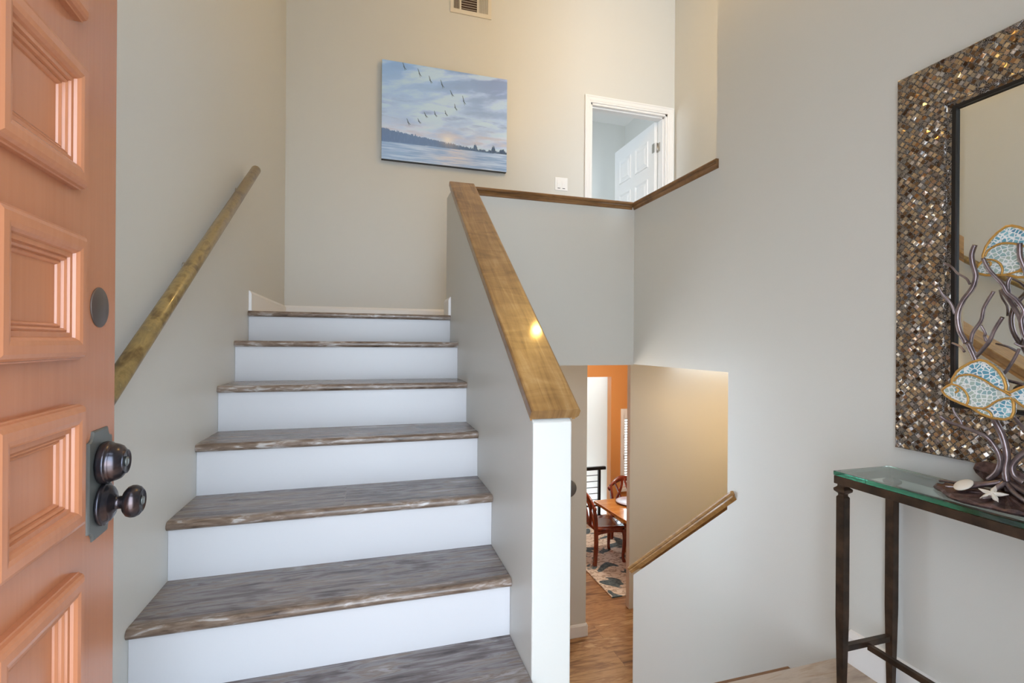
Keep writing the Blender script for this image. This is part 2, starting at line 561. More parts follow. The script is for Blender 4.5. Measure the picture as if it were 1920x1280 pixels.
# dining room beyond
struct('wall_dining', MB().box(1.0, 2.3, 6.45, 6.57, ZL, ZC).box(2.3, 3.42, 6.45, 6.57, 0.69, ZC).box(3.42, 3.62, 6.45, 6.57, ZL, ZC)
       .box(4.55, 7.0, 6.45, 6.57, ZL, ZC).box(3.62, 4.55, 6.45, 6.57, 0.15, ZC).box(3.62, 4.55, 6.45, 6.57, ZL, -0.95), M['orange'])
struct('wall_dining_left', MB().box(0.9, 1.0, 4.0, 6.57, ZL, ZC), M['orange'])
struct('wall_dining_right', MB().box(6.9, 7.0, 4.0, 6.57, ZL, ZC), M['orange'])
struct('wall_dining_front', MB().box(4.1, 6.9, 4.15, 4.27, ZL, ZC), M['orange'])
struct('wall_far_back', MB().box(1.8, 3.56, 8.3, 8.4, -3.0, 2.5), M['pale'])
struct('wall_far_left', MB().box(1.7, 1.8, 6.57, 8.4, -3.0, 2.5), M['pale'])
struct('wall_far_right', MB().box(3.46, 3.56, 6.57, 8.3, -3.0, 2.5), M['pale'])
struct('ceiling_far', MB().box(1.7, 3.56, 6.57, 8.4, 2.5, 2.6), M['ceiling'])
struct('floor_far', MB().box(1.7, 3.56, 6.57, 8.4, -3.1, -3.0), M['lower_floor'])
# bedroom beyond the upper door
struct('wall_bedroom_back', MB().box(-0.4, 3.15, 5.4, 5.52, ZU, 3.9), M['wall'])
struct('wall_bedroom_right', MB().box(3.03, 3.15, 4.12, 5.4, ZU, 3.9), M['wall'])
struct('wall_bedroom_left', MB().box(-0.4, -0.28, 4.12, 4.35, ZU, 3.9).box(-0.4, -0.28, 5.3, 5.4, ZU, 3.9)
       .box(-0.4, -0.28, 4.35, 5.3, ZU, 2.25).box(-0.4, -0.28, 4.35, 5.3, 3.55, 3.9), M['wall'])
struct('ceiling_bedroom', MB().box(-0.4, 3.15, 4.12, 5.52, 3.9, 4.0), M['ceiling'])
struct('floor_bedroom', MB().box(-0.4, 3.15, 4.12, 5.52, ZC + 0.2, ZU), M['entry_floor'])
portal('bedroom_daylight', (-0.42, 4.825, 2.9), (0, R(-90), 0), 1.3, 0.95)
portal('dining_daylight', (4.1, 6.62, -0.4), (R(90), 0, 0), 0.9, 1.1)
struct('floor_porch', MB().box(-6, 7, -6, -0.14, -0.35, -0.15), M['concrete'])

# baseboards
def bb_profile(mb, x0, x1, y0, y1, z, h=0.112):
    mb.box(x0, x1, y0, y1, z, z + h)
    return mb
struct('baseboard_right', MB().prism([(RW, 0), (RW - 0.016, 0), (RW - 0.016, 0.098), (RW - 0.008, 0.118), (RW, 0.122)], 'Y', 0.02, 1.372), M['white'])
struct('baseboard_landing_back', MB().prism([(YB, ZU), (YB - 0.014, ZU), (YB - 0.014, ZU + 0.092), (YB - 0.005, ZU + 0.108), (YB, ZU + 0.11)], 'X', XL, 1.835), M['white'])
struct('baseboard_landing_left', MB().prism([(XL, ZU), (XL + 0.014, ZU), (XL + 0.014, ZU + 0.092), (XL + 0.005, ZU + 0.108), (XL, ZU + 0.11)], 'Y', 2.893, YB - 0.014), M['white'])
struct('baseboard_landing_right', MB().prism([(XR, ZU), (XR - 0.014, ZU), (XR - 0.014, ZU + 0.092), (XR - 0.005, ZU + 0.108), (XR, ZU + 0.11)], 'Y', 2.875, 3.06), M['white'])
struct('baseboard_lower', MB().prism([(3.88, ZL), (3.866, ZL), (3.866, ZL + 0.092), (3.874, ZL + 0.108), (3.88, ZL + 0.11)], 'X', HW, 1.825)
       .prism([(1.825, ZL), (1.839, ZL), (1.839, ZL + 0.092), (1.831, ZL + 0.108), (1.825, ZL + 0.11)], 'Y', 3.866, 4.0), M['white'], bevel=0.002)


# ------------------------------------------------------------------ front door, standing open
HX, HY, DT = -0.432 + 0.0784 * 0.91, 1.011 - 0.997 * 0.91, -0.0784
door = bpy.data.objects.new('door_1', None)
C.objects.link(door)
door.location = (HX, HY, 0.0)
door.rotation_euler = (0, 0, math.atan2(0.997, -0.0784))    # local x runs along the leaf, local -y is the outer face
door['kind'] = 'structure'
door['label'] = 'copper brown panelled front door standing open at the foot of the stairs'


def dpart(name, mb, mat, parent=door, bevel=0):
    return mb.build(name, mat, parent, bevel=bevel)


leaf = MB().box(0, 0.91, 0.0, 0.045, 0.012, 2.03)
dpart('leaf', leaf, M['door'], bevel=0.0025)
# moulding: (distance in from outer edge, height above the face)
PROF = [(0, 0), (0, 0.009), (-0.001, 0.0095), (0.001, 0.0105), (0.002, 0.015), (0.005, 0.0185), (0.010, 0.0205), (0.020, 0.0205), (0.026, 0.0190),
        (0.0295, 0.0155), (0.031, 0.012), (0.037, 0.0118), (0.038, 0.0085), (0.0405, 0.0095), (0.043, 0.0075), (0.044, 0.004), (0.0465, 0.005), (0.049, 0.0025), (0.050, 0)]


def moulding(x0, x1, z0, z1):
    mb = MB()
    rs = []
    for cx, cz in ((0, 0), (1, 0), (1, 1), (0, 1)):
        ring = []
        for d, h in PROF:
            ring.append(((x1 - d) if cx else (x0 + d), -h, (z1 - d) if cz else (z0 + d)))
        rs.append(ring)
    n = len(PROF)
    for k in range(4):
        a, b = rs[k], rs[(k + 1) % 4]
        vs = a + b
        mb.add(vs, [(i, i + 1, n + i + 1, n + i) for i in range(n - 1)], False)
    return mb


for row in range(7):
    zb = 0.905 + 0.247 * (row - 3)
    for x0 in (0.165, 0.545):
        dpart('panel_moulding', moulding(x0, x0 + 0.212, zb, zb + 0.180), M['door'])
# cover plate with notched corners
px0, px1, pz0, pz1, nt = 0.803, 0.889, 0.859, 1.034, 0.016
ol = []
for cx, cz, sx, sz in ((px0, pz0, 1, 1), (px1, pz0, -1, 1), (px1, pz1, -1, -1), (px0, pz1, 1, -1)):
    arc = [(cx + sx * nt * math.cos(t), cz + sz * nt * math.sin(t)) for t in [R(a) for a in (90, 68, 45, 22, 0)]]
    if (sx, sz) in ((-1, 1), (1, -1)):
        arc.reverse()
    ol += arc
pl = MB()
ins = lambda p, k: ((p[0] - 0.846) * k + 0.846, (p[1] - 0.9465) * k + 0.9465)
n = len(ol)
pl.rings([[(p[0], 0, p[1]) for p in ol], [(p[0], -0.0022, p[1]) for p in ol], [(ins(p, 0.95)[0], -0.004, 0.9465 + (p[1] - 0.9465) * 0.975) for p in ol]], smooth=False)
plate = dpart('cover_plate', pl, M['plate'])
plate['label'] = 'grey bronze cover plate with notched corners'
db = MB().lathe([(0.0, 0.0), (0.034, 0.002), (0.035, 0.006), (0.034, 0.009), (0.0345, 0.011), (0.033, 0.013), (0.031, 0.0145), (0.031, 0.017), (0.0295, 0.022),
                 (0.027, 0.027), (0.0225, 0.0305), (0.0205, 0.032), (0.0195, 0.0335), (0.0195, 0.0345), (0.0175, 0.0345), (0.0165, 0.0335), (0.0, 0.0335)], (0.847, -0.004, 0.978), (0, -1, 0))
dbo = dpart('deadbolt', db, M['bronze'])
dpart('keyhole', MB().lathe([(0.0075, 0.0), (0.0075, 0.0018), (0.006, 0.0025), (0, 0.0025)], (0.847, -0.0372, 0.978), (0, -1, 0), 24).box(0.8462, 0.8478, -0.041, -0.0395, 0.974, 0.982), M['plate'], dbo)
kn = MB().lathe([(0, 0), (0.0335, 0.001), (0.035, 0.003), (0.0345, 0.006), (0.032, 0.0072), (0.0315, 0.0072), (0.030, 0.0085), (0.028, 0.0125), (0.023, 0.0155), (0.0165, 0.0175), (0.0140, 0.0185),
                 (0.0125, 0.020), (0.0105, 0.0205), (0.0105, 0.0285), (0.0125, 0.029), (0.019, 0.0315), (0.0245, 0.036), (0.0265, 0.041), (0.0262, 0.046),
                 (0.0235, 0.0515), (0.0185, 0.0555), (0.0168, 0.0562), (0.0168, 0.0552), (0.0, 0.0548)], (0.849, -0.004, 0.910), (0, -1, 0))
kno = dpart('door_knob', kn, M['bronze'])
dpart('keyhole', MB().lathe([(0.007, 0.0), (0.007, 0.0018), (0.006, 0.0024), (0, 0.0024)], (0.849, -0.0588, 0.910), (0, -1, 0), 24).box(0.8482, 0.8498, -0.0622, -0.061, 0.906, 0.914), M['plate'], kno)
dc = dpart('blank_disc', MB().lathe([(0.0325, 0.0), (0.0325, 0.0012), (0.0312, 0.0022), (0.0, 0.0024)], (0.845, 0, 1.2325), (0, -1, 0), 48), M['disc'])
dc['label'] = 'round brown blanking disc'

# ------------------------------------------------------------------ staircase up
st = thing('staircase', 'staircase with white risers and grey wood treads climbing to the landing', 'staircase', (-0.09, Y1, 0))


def tread(mb, x0, x1, yn, yb, z, th=0.030):
    r = th / 2
    prof = [(yb, z), (yb, z - th)] + [(yn + r - r * math.sin(R(a)), z - r - r * math.cos(R(a))) for a in range(0, 181, 20)]
    return mb.prism(prof, 'X', x0, x1)


NO = 0.022
for i in range(7):
    z = RISE * (i + 1) if i < 6 else ZU
    yf = Y1 + RUN * i
    z_lo = RISE * i if i else 0.0
    MB().box(XL + 0.001, XR - 0.001, yf, yf + 0.02, z_lo, z - 0.030).build('riser', M['riser'], st)
    tm = MB()
    ye = (yf + RUN + 0.001) if i < 6 else 2.905
    if ye > yf + 0.016:
        tm.box(XL + 0.001, XR - 0.001, yf + 0.014, ye, z - 0.029, z)
    to = tm.build('tread', M['tread'], st)
    nz_ = tread(MB(), XL + 0.001, XR - 0.001, yf - NO, yf + 0.014, z).build('nosing', M['nosing'], to)
    nz_['label'] = 'rounded brown nosing strip'

# descending flight
st2 = thing('staircase', 'descending staircase past the entry floor edge, one dark tread edge showing', 'staircase', (1.15, 1.40, 0))
for i in range(6):
    z = -RISE * (i + 1)
    yn = 1.40 + 0.237 * (i + 1)
    tread(MB(), HW + 0.001, RW - 0.001, yn, yn - 0.237 - 0.02, z).build('tread', M['oak_trim'], st2)
    MB().box(HW + 0.001, RW - 0.001, yn - 0.045, yn - 0.025, z - RISE, z - 0.030).build('riser', M['riser'], st2)
nose = MB()
r_ = 0.015
nose.prism([(1.40, 0.0), (1.40, -0.03)] + [(1.40 + 0.012 * math.sin(R(a)), -0.015 - 0.015 * math.cos(R(a))) for a in range(0, 181, 30)], 'X', HW, RW)
struct('trim_1', nose, M['entry_floor'])

# ------------------------------------------------------------------ caps and handrail
SL = 0.740
cap = thing('half_wall_cap', 'broad golden oak cap sloping along the half wall beside the stairs', 'wall cap', (0.52, 1.32, 0.945))
u = Vector((0, 1, SL)).normalized()
nrm = Vector((0, -SL, 1)).normalized()
L0 = Vector((0, 1.318, 0.984))
ln = (2.893 - 1.318) * math.sqrt(1 + SL * SL)
mb = MB()
th = 0.034
prof = [(0.445, 0.006), (0.447, 0.0015), (0.452, 0.0), (0.592, 0.0), (0.597, 0.0015), (0.600, 0.006), (0.600, th - 0.008), (0.594, th), (0.451, th), (0.445, th - 0.008)]
mb.rings([[Vector((x, 0, 0)) + L0 + nrm * (-d) for x, d in prof],
          [Vector((x, 0, 0)) + L0 + u * ln + nrm * (-d) for x, d in prof]], smooth=False)
mb.build('board', M['oak'], cap)
md = MB()
for x0, x1 in ((0.448, XR), (HW, 0.594)):
    md.rings([[L0 + u * t + nrm * (-d) + Vector((x, 0, 0)) for x, d in ((x0, th), (x1, th), (x1, th + 0.012), ((x0 + x1) / 2, th + 0.012))] for t in (0.006, ln - 0.02)], smooth=False)
md.build('cove_moulding', M['oak_side'], cap)
def flat_cap(name, label, axis, a, b, face, back, ztop, loc, mat):
    """level cap: rounded board with a small cove moulding below on the front side"""
    t = thing(name, label, 'wall cap', loc)
    s = 1 if back > face else -1
    f = face - s * 0.024
    bk = back + s * 0.012
    p = [(bk, ztop - 0.022), (bk, ztop), (f + s * 0.007, ztop), (f + s * 0.002, ztop - 0.003), (f, ztop - 0.010), (f + s * 0.002, ztop - 0.018), (f + s * 0.007, ztop - 0.022)]
    if axis == 'X':
        MB().prism(p, 'X', a, b).build('board', mat, t)
    else:
        MB().prism(p, 'Y', a, b).build('board', mat, t)
    c = [(face, ztop - 0.022), (face - s * 0.014, ztop - 0.022), (face - s * 0.014, ztop - 0.027), (face - s * 0.011, ztop - 0.031), (face - s * 0.007, ztop - 0.037), (face - s * 0.005, ztop - 0.046), (face, ztop - 0.048)]
    MB().prism(c, axis, a, b).build('cove_moulding', mat, t)
    return t
ZCAP = 2.143 - 0.023
flat_cap('guard_cap', 'level brown oak cap on the guard wall below the seascape canvas', 'X', 0.603, RW - 0.020, YG, YG + 0.12, 2.143, (1.15, YG + 0.06, 2.096), M['oak_trim'])
flat_cap('guard_cap', 'level brown oak cap on the right wall opening by the white doorway', 'Y', 2.105, YG + 0.06, RW, RWT, 2.143, (RW + 0.06, 2.5, 2.096), M['oak_trim_side'])
# sill board filling under the caps
struct('trim_2', MB().box(HW, RW, YG + 0.002, YG + 0.118, 2.096, 2.121).box(RW + 0.002, RWT - 0.002, 2.122, YG + 0.12, 2.096, 2.121), M['wall'])
# sloped cap of the lower opening
lc = thing('sloped_cap', 'narrow brown oak cap sloping down the lower opening of the right wall', 'wall cap', (RW + 0.06, 1.97, 0.36))
sl2 = 0.829
u2 = Vector((0, -1, sl2)).normalized()
n2 = Vector((0, sl2, 1)).normalized()
P0 = Vector((0, 2.955, -0.375))
l2 = (2.955 - 1.972) * math.sqrt(1 + sl2 * sl2)
ux, bx = RW - 0.020, RWT + 0.012
pr = [(bx, 0.0), (ux + 0.006, 0.0), (ux + 0.001, 0.004), (ux, 0.010), (ux + 0.003, 0.018), (ux + 0.008, 0.021), (bx, 0.021)]
off2 = n2 * 0.021
l3 = (2.955 - 2.030) * math.sqrt(1 + sl2 * sl2)
lip = [(RW - 0.0005, 0.0)] + pr[1:6] + [(RW - 0.0005, 0.021)]
sb = MB()
sb.rings([[Vector((x, 0, 0)) + P0 + off2 - n2 * d for x, d in pr], [Vector((x, 0, 0)) + P0 + u2 * l3 + off2 - n2 * d for x, d in pr]], smooth=False)
sb.rings([[Vector((x, 0, 0)) + P0 + u2 * l3 + off2 - n2 * d for x, d in lip], [Vector((x, 0, 0)) + P0 + u2 * l2 + off2 - n2 * d for x, d in lip]], smooth=False)
sb.build('board', M['oak_side'], lc)
pc = [(RW - 0.0005, 0.021), (RW - 0.013, 0.021), (RW - 0.012, 0.028), (RW - 0.006, 0.036), (RW - 0.0005, 0.044)]
MB().rings([[Vector((x, 0, 0)) + P0 + off2 - n2 * d for x, d in pc], [Vector((x, 0, 0)) + P0 + u2 * (l2 - 0.004) + off2 - n2 * d for x, d in pc]], smooth=False).build('cove_moulding', M['oak_side'], lc)

hr = thing('handrail', 'round mottled brown wooden handrail running up the left wall', 'handrail', (XL, 1.9, 1.5))
hx = XL + 0.060
ha, hb = Vector((hx, 1.00, Z0 - 0.339)), Vector((hx, 2.755, Z0 + 0.882))
dr = (hb - ha).normalized()
# build along a straight axis
rl = MB()
rr = 0.0225
rl.tube([ha, ha + dr * 0.003, hb - dr * 0.004, hb], [rr - 0.003, rr, rr, rr - 0.003], 28)
rl.build('rail', M['rail'], hr)
for yy in (1.25, 1.95, 2.62):
    p = ha + dr * ((yy - 1.00) / dr.y)
    b = MB().tube([p + Vector((-0.002, 0, -0.020)), p + Vector((-0.015, 0, -0.045)), Vector((XL + 0.012, p.y, p.z - 0.062)), Vector((XL, p.y, p.z - 0.062))], 0.006, 10, sub=3)
    b.lathe([(0.016, 0), (0.016, 0.004), (0.010, 0.007), (0, 0.007)], (XL, p.y, p.z - 0.062), (1, 0, 0), 20)
    b.build('bracket', M['steel'], hr)

# ------------------------------------------------------------------ upper hall: door, switch, vent, canvas
d2 = bpy.data.objects.new('door_2', None)
C.objects.link(d2)
d2['kind'] = 'structure'
d2['label'] = 'white panelled door ajar in the upper hall doorway'
ox0, ox1, oz = 1.893, 2.69, 3.361
cas = MB()
CW = 0.060
cprof = [(0.0, 0.0), (0.0, 0.010), (0.006, 0.012), (0.014, 0.012), (0.018, 0.015), (0.044, 0.017), (0.050, 0.021), (0.060, 0.021), (0.060, 0.0)]
rs = []
for (cx, cz) in ((ox0, ZU), (ox0, oz), (ox1, oz), (ox1, ZU)):
    sx = -1 if cx == ox0 else 1
    top = 1 if cz == oz else 0
    rs.append([(cx + sx * d, YB - h, cz + top * d) for d, h in cprof])
nn = len(cprof)
for k in range(3):
    cas.add(rs[k] + rs[k + 1], [(i, i + 1, nn + i + 1, nn + i) for i in range(nn - 1)])
cas.build('casing', M['white'], d2)
jm = MB()
jm.box(ox0, ox0 + 0.018, YB - 0.001, YB + 0.121, ZU, oz).box(ox1 - 0.018, ox1, YB - 0.001, YB + 0.121, ZU, oz).box(ox0, ox1, YB - 0.001, YB + 0.121, oz - 0.018, oz)
jm.box(ox0 + 0.018, ox0 + 0.030, YB + 0.030, YB + 0.068, ZU, oz - 0.018).box(ox1 - 0.030, ox1 - 0.018, YB + 0.030, YB + 0.068, ZU, oz - 0.018)
jm.box(ox0 + 0.018, ox1 - 0.018, YB + 0.030, YB + 0.068, oz - 0.030, oz - 0.018)
jm.build('jamb', M['white'], d2)


def six_panel(mb, y0, y1, z0, z1, xf, sgn):
    """raised panels on the face x = xf of a leaf lying along y"""
    w = y1 - y0
    for (a, b) in ((0.14, 0.44), (0.56, 0.86)):
        for (c, d) in ((0.80, 0.93), (0.42, 0.74), (0.11, 0.34)):
            ya, yb_, za, zb = y0 + a * w, y0 + b * w, z0 + c * (z1 - z0), z0 + d * (z1 - z0)
            rings = []
            for i_, h in ((0.0, 0.0), (0.004, 0.009), (0.016, 0.005), (0.024, 0.0005), (0.034, 0.0005), (0.056, 0.010)):
                rings.append([(xf + sgn * h, ya + i_, za + i_), (xf + sgn * h, yb_ - i_, za + i_), (xf + sgn * h, yb_ - i_, zb - i_), (xf + sgn * h, ya + i_, zb - i_)])
            mb.rings(rings, smooth=False)


lf = MB().box(2.636, 2.671, YB + 0.130, YB + 0.130 + 0.79, ZU + 0.008, 3.338)
six_panel(lf, YB + 0.130, YB + 0.92, ZU + 0.008, 3.338, 2.636, -1)
lfo = lf.build('leaf', M['white'], d2)
for hz in (3.09, 2.35, 1.6):
    hg = MB().tube([(2.664, YB + 0.122, hz - 0.045), (2.664, YB + 0.122, hz + 0.045)], 0.006, 12).box(2.633, 2.636, YB + 0.124, YB + 0.165, hz - 0.044, hz + 0.044).box(2.668, 2.6715, YB + 0.085, YB + 0.122, hz - 0.044, hz + 0.044)
    h_ = hg.build('hinge', M['steel'], lfo)
    h_['label'] = 'brushed nickel hinge'

sw = thing('light_switch', 'white double light switch plate on the upper wall beside the doorway', 'light switch', (1.612, YB, Z0 + 1.415))
MB().box(1.552, 1.672, YB - 0.006, YB, Z0 + 1.357, Z0 + 1.473).build('plate', M['plastic'], sw, bevel=0.003)
for cx in (1.589, 1.635):
    MB().prism([(YB - 0.006, Z0 + 1.380), (YB - 0.0075, Z0 + 1.380), (YB - 0.0105, Z0 + 1.417), (YB - 0.0075, Z0 + 1.451), (YB - 0.006, Z0 + 1.451)], 'X', cx - 0.016, cx + 0.016).build('rocker', M['plastic'], sw)
    MB().box(cx - 0.012, cx + 0.012, YB - 0.0072, YB - 0.006, Z0 + 1.3735, Z0 + 1.3785).build('slot', M['slot'], sw)

vt = thing('air_vent', 'cream wall vent register high on the back wall above the canvas', 'vent', (0.787, YB, 4.03))
vx0, vx1, vz0, vz1 = 0.612, 0.962, 3.925, 4.125
MB().box(vx0, vx1, YB - 0.010, YB, vz0, vz0 + 0.035).box(vx0, vx1, YB - 0.010, YB, vz1 - 0.035, vz1).box(vx0, vx0 + 0.028, YB - 0.010, YB, vz0 + 0.035, vz1 - 0.035) \
    .box(vx1 - 0.028, vx1, YB - 0.010, YB, vz0 + 0.035, vz1 - 0.035).box(0.690, 0.704, YB - 0.010, YB, vz0 + 0.035, vz1 - 0.035).box(0.838, 0.852, YB - 0.010, YB, vz0 + 0.035, vz1 - 0.035).build('frame', M['vent'], vt)
MB().box(vx0 + 0.02, vx1 - 0.02, YB - 0.002, YB - 0.0005, vz0 + 0.03, vz1 - 0.03).build('gap_shade_sheet', M['gap_shade'], vt)  # dark sheet on the wall, paints the shade behind the louvres
for a, b in ((0.640, 0.690), (0.852, 0.934)):
    lv = MB()
    k = 5 if a < 0.7 else 7
    for i in range(k):
        x = a + (i + 0.6) * (b - a) / k
        s_ = 0.003 if a < 0.7 else -0.007
        lv.prism([(x - s_ / 2 - 0.001, YB - 0.009), (x - s_ / 2 + 0.001, YB - 0.009), (x + s_ / 2 + 0.001, YB - 0.002), (x + s_ / 2 - 0.001, YB - 0.002)], 'Z', vz0 + 0.035, vz1 - 0.035)
    lv.build('louvre_bank', M['vent'], vt)
lv = MB()
for i in range(6):
    zz = vz0 + 0.046 + i * 0.0205
    lv.prism([(YB - 0.009, zz - 0.001), (YB - 0.009, zz + 0.001), (YB - 0.003, zz + 0.007), (YB - 0.003, zz + 0.005)], 'X', 0.704, 0.838)
lv.build('louvre_bank', M['vent'], vt)

cv = thing('canvas_print', 'large canvas print of birds over a lake at sunset on the back wall', 'canvas print', (0.583, YB, Z0 + 1.454))
cx0, cx1, cz0, cz1, cy = 0.068, 1.097, Z0 + 1.454, Z0 + 2.240, YB - 0.040
MB().box(cx0, cx1, cy + 0.001, YB - 0.001, cz0, cz1).build('stretcher', M['canvas_edge'], cv)
NX, NZ = 400, 300
BIRDS = [(290, 180, 70), (430, 245, 75), (530, 310, 70), (642, 355, 75), (735, 445, 60), (850, 515, 85), (768, 575, 60), (678, 630, 50), (578, 635, 55), (490, 645, 50), (428, 700, 45), (330, 710, 60)]


def zuv(x, y):
    uu = (x - 90) / 1190
    return uu, (y - 100 - 220 * uu) / (950 - 75 * uu)


rnd = random.Random(4)
SEG = []
for (x, y, s_) in BIRDS:
    uu, vv = zuv(x, y)
    h = s_ / 920
    a = rnd.uniform(-0.25, 0.25)
    SEG += [((uu, vv), (uu - 0.010 + a * 0.02, vv - 0.62 * h), 0.0035), ((uu - 0.004, vv - 0.004), (uu + 0.016, vv + 0.28 * h), 0.0030), ((uu, vv), (uu + 0.008 + a * 0.02, vv + 0.42 * h), 0.0022)]


def segd(p, a, b):
    ax, ay, bx_, by = a[0], a[1] * 0.764, b[0], b[1] * 0.764
    px_, py_ = p[0], p[1] * 0.764
    dx, dy = bx_ - ax, by - ay
    t = max(0, min(1, ((px_ - ax) * dx + (py_ - ay) * dy) / (dx * dx + dy * dy)))
    return math.hypot(px_ - ax - t * dx, py_ - ay - t * dy), t


def lerp(a, b, t):
    t = max(0.0, min(1.0, t))
    return tuple(a[i] + (b[i] - a[i]) * t for i in range(3))


def fbm(x, y, o=4, sd=0.0):
    return noise.fractal(Vector((x, y, sd)), 1.0, 2.1, o, noise_basis='PERLIN_ORIGINAL')


def picture(uu, vv):
    n1 = fbm(uu * 3.2, vv * 9 + uu * 2.0, 5, 1.3)
    n2 = fbm(uu * 6, vv * 22, 4, 7.7)
    sunr = math.hypot((uu - 0.51), (vv - 0.735) * 1.0)
    hz = 0.824 - 0.012 * uu
    tree = 0.688 + 0.105 * min(1, uu / 0.75) ** 0.9 + 0.016 * fbm(uu * 45, 3, 3) + 0.016 * fbm(uu * 150, 5, 2)
    for c0, w0, h0 in ((0.735, 0.018, 0.045), (0.885, 0.020, 0.060), (0.965, 0.03, 0.035)):
        tree -= h0 * max(0, 1 - ((uu - c0) / w0) ** 2) * (1 + 0.5 * fbm(uu * 200, 9, 2))
    if vv > hz:
        c = lerp((168, 190, 214), (150, 172, 202), uu + 0.5 * n2)
        wv = fbm(uu * 5, vv * 60, 4, 2.2)
        c = lerp(c, (208, 218, 230), 0.3 + 1.2 * wv)
        gl = math.exp(-((uu - 0.56 + 0.03 * wv) / (0.11 + 0.5 * (vv - hz))) ** 2)
        c = lerp(c, (230, 214, 208), gl * (0.7 + wv))
        return c
    c = lerp((154, 186, 224), (202, 218, 236), vv / 0.5)
    c = lerp(c, (148, 160, 194), max(0, min(1, (uu - 0.35) * 1.8)) * max(0, 1 - vv * 1.7))
    c = lerp(c, (212, 226, 244), min(0.8, max(0, n1 * 1.5 + 0.30)))
    c = lerp(c, (150, 168, 200), max(0, -n1 * 1.0 - 0.05) * (0.3 + 0.8 * uu))
    c = lerp(c, (140, 160, 192), max(0, n2 * 1.6 - 0.1) * max(0, (vv - 0.25)) * 2.2)
    warm = math.exp(-((vv - 0.70) / 0.11) ** 2) * (0.45 + 0.9 * n2 + 0.25)
    c = lerp(c, (240, 222, 218), warm * 0.6)
    c = lerp(c, (255, 236, 216), math.exp(-(sunr / 0.05) ** 2) * 0.9)
    if vv > tree:
        d = lerp((122, 142, 172), (80, 96, 118), (uu - 0.4) * 1.7)
        d = lerp(d, (214, 176, 150), 0.6 * math.exp(-((uu - 0.52) / 0.07) ** 2) * max(0, 1 - (vv - tree) * 14))
        d = lerp(d, (140, 158, 186), 0.5 * fbm(uu * 90, vv * 14, 3, 5))
        c = d
    for a, b, r0 in SEG:
        if abs(uu - a[0]) < 0.05 and abs(vv - a[1]) < 0.09:
            dd, t = segd((uu, vv), a, b)
            k = (r0 * (1 - 0.6 * t) - dd) / 0.002
            if k > -0.5:
                c = lerp(c, (84, 96, 118), 0.5 + k)
    return c


vs = []
cols = []
for j in range(NZ + 1):
    for i in range(NX + 1):
        uu, vv = i / NX, j / NZ
        vs.append((cx0 + (cx1 - cx0) * uu, cy, cz1 - (cz1 - cz0) * vv))
        cols.append(picture(uu, vv))
fs = [(j * (NX + 1) + i, j * (NX + 1) + i + 1, (j + 1) * (NX + 1) + i + 1, (j + 1) * (NX + 1) + i) for j in range(NZ) for i in range(NX)]
me = bpy.data.meshes.new('printed_face')
ol_ = LOC[cv.name]
me.from_pydata([tuple(Vector(p) - ol_) for p in vs], [], fs)
at = me.color_attributes.new('print', 'FLOAT_COLOR', 'POINT')
fl = []
for c in cols:
    fl += list(srgb(*[max(0, min(255, k * q_)) for k, q_ in zip(c, (0.955, 1.02, 1.11))]))
at.data.foreach_set('color', fl)
me.materials.append(M['print'])
po = bpy.data.objects.new('printed_face', me)
C.objects.link(po)
po.parent = cv

# ------------------------------------------------------------------ mirror and console table
mr = thing('wall_mirror', 'large mirror in a wide bronze mosaic frame on the right wall', 'mirror', (RW, 0.72, 0.85))
my0, my1, mz0, mz1 = 0.36, 1.200, 0.838, 2.070
FW = 0.158
fprof = [(0, 0.0), (0, 0.026), (0.004, 0.030), (FW - 0.022, 0.022), (FW - 0.016, 0.016), (FW - 0.004, 0.016), (FW - 0.004, 0.008)]
fr = MB()
rs = []
for cy_, cz_ in ((my0, mz0), (my1, mz0), (my1, mz1), (my0, mz1)):
    sy = 1 if cy_ == my0 else -1
    sz = 1 if cz_ == mz0 else -1
    rs.append([(RW - h, cy_ + sy * d, cz_ + sz * d) for d, h in fprof])
nn = len(fprof)
for k in range(4):
    fr.add(rs[k] + rs[(k + 1) % 4], [(i, i + 1, nn + i + 1, nn + i) for i in range(nn - 1)])
fr.build('frame', M['mosaic'], mr)
ed = MB()
i0 = FW - 0.004
for a, b in ((my0 + i0, my0 + i0 + 0.010), (my1 - i0 - 0.010, my1 - i0)):
    ed.box(RW - 0.017, RW - 0.002, a, b, mz0 + i0, mz1 - i0)
for a, b in ((mz0 + i0, mz0 + i0 + 0.010), (mz1 - i0 - 0.010, mz1 - i0)):
    ed.box(RW - 0.017, RW - 0.002, my0 + i0 + 0.010, my1 - i0 - 0.010, a, b)
ed.build('inner_edge', M['black'], mr)
# mirror glass with a bevelled border
g0, g1, h0, h1 = my0 + i0 + 0.009, my1 - i0 - 0.009, mz0 + i0 + 0.009, mz1 - i0 - 0.009
gl = MB().rings([[(RW - x, a + s_, c + s_), (RW - x, b - s_, c + s_), (RW - x, b - s_, d - s_), (RW - x, a + s_, d - s_)]
                 for x, s_, a, b, c, d in ((0.004, 0, g0, g1, h0, h1), (0.009, 0, g0, g1, h0, h1), (0.0125, 0.022, g0, g1, h0, h1))], smooth=False)
gl.build('mirror_glass', M['mirror'], mr)

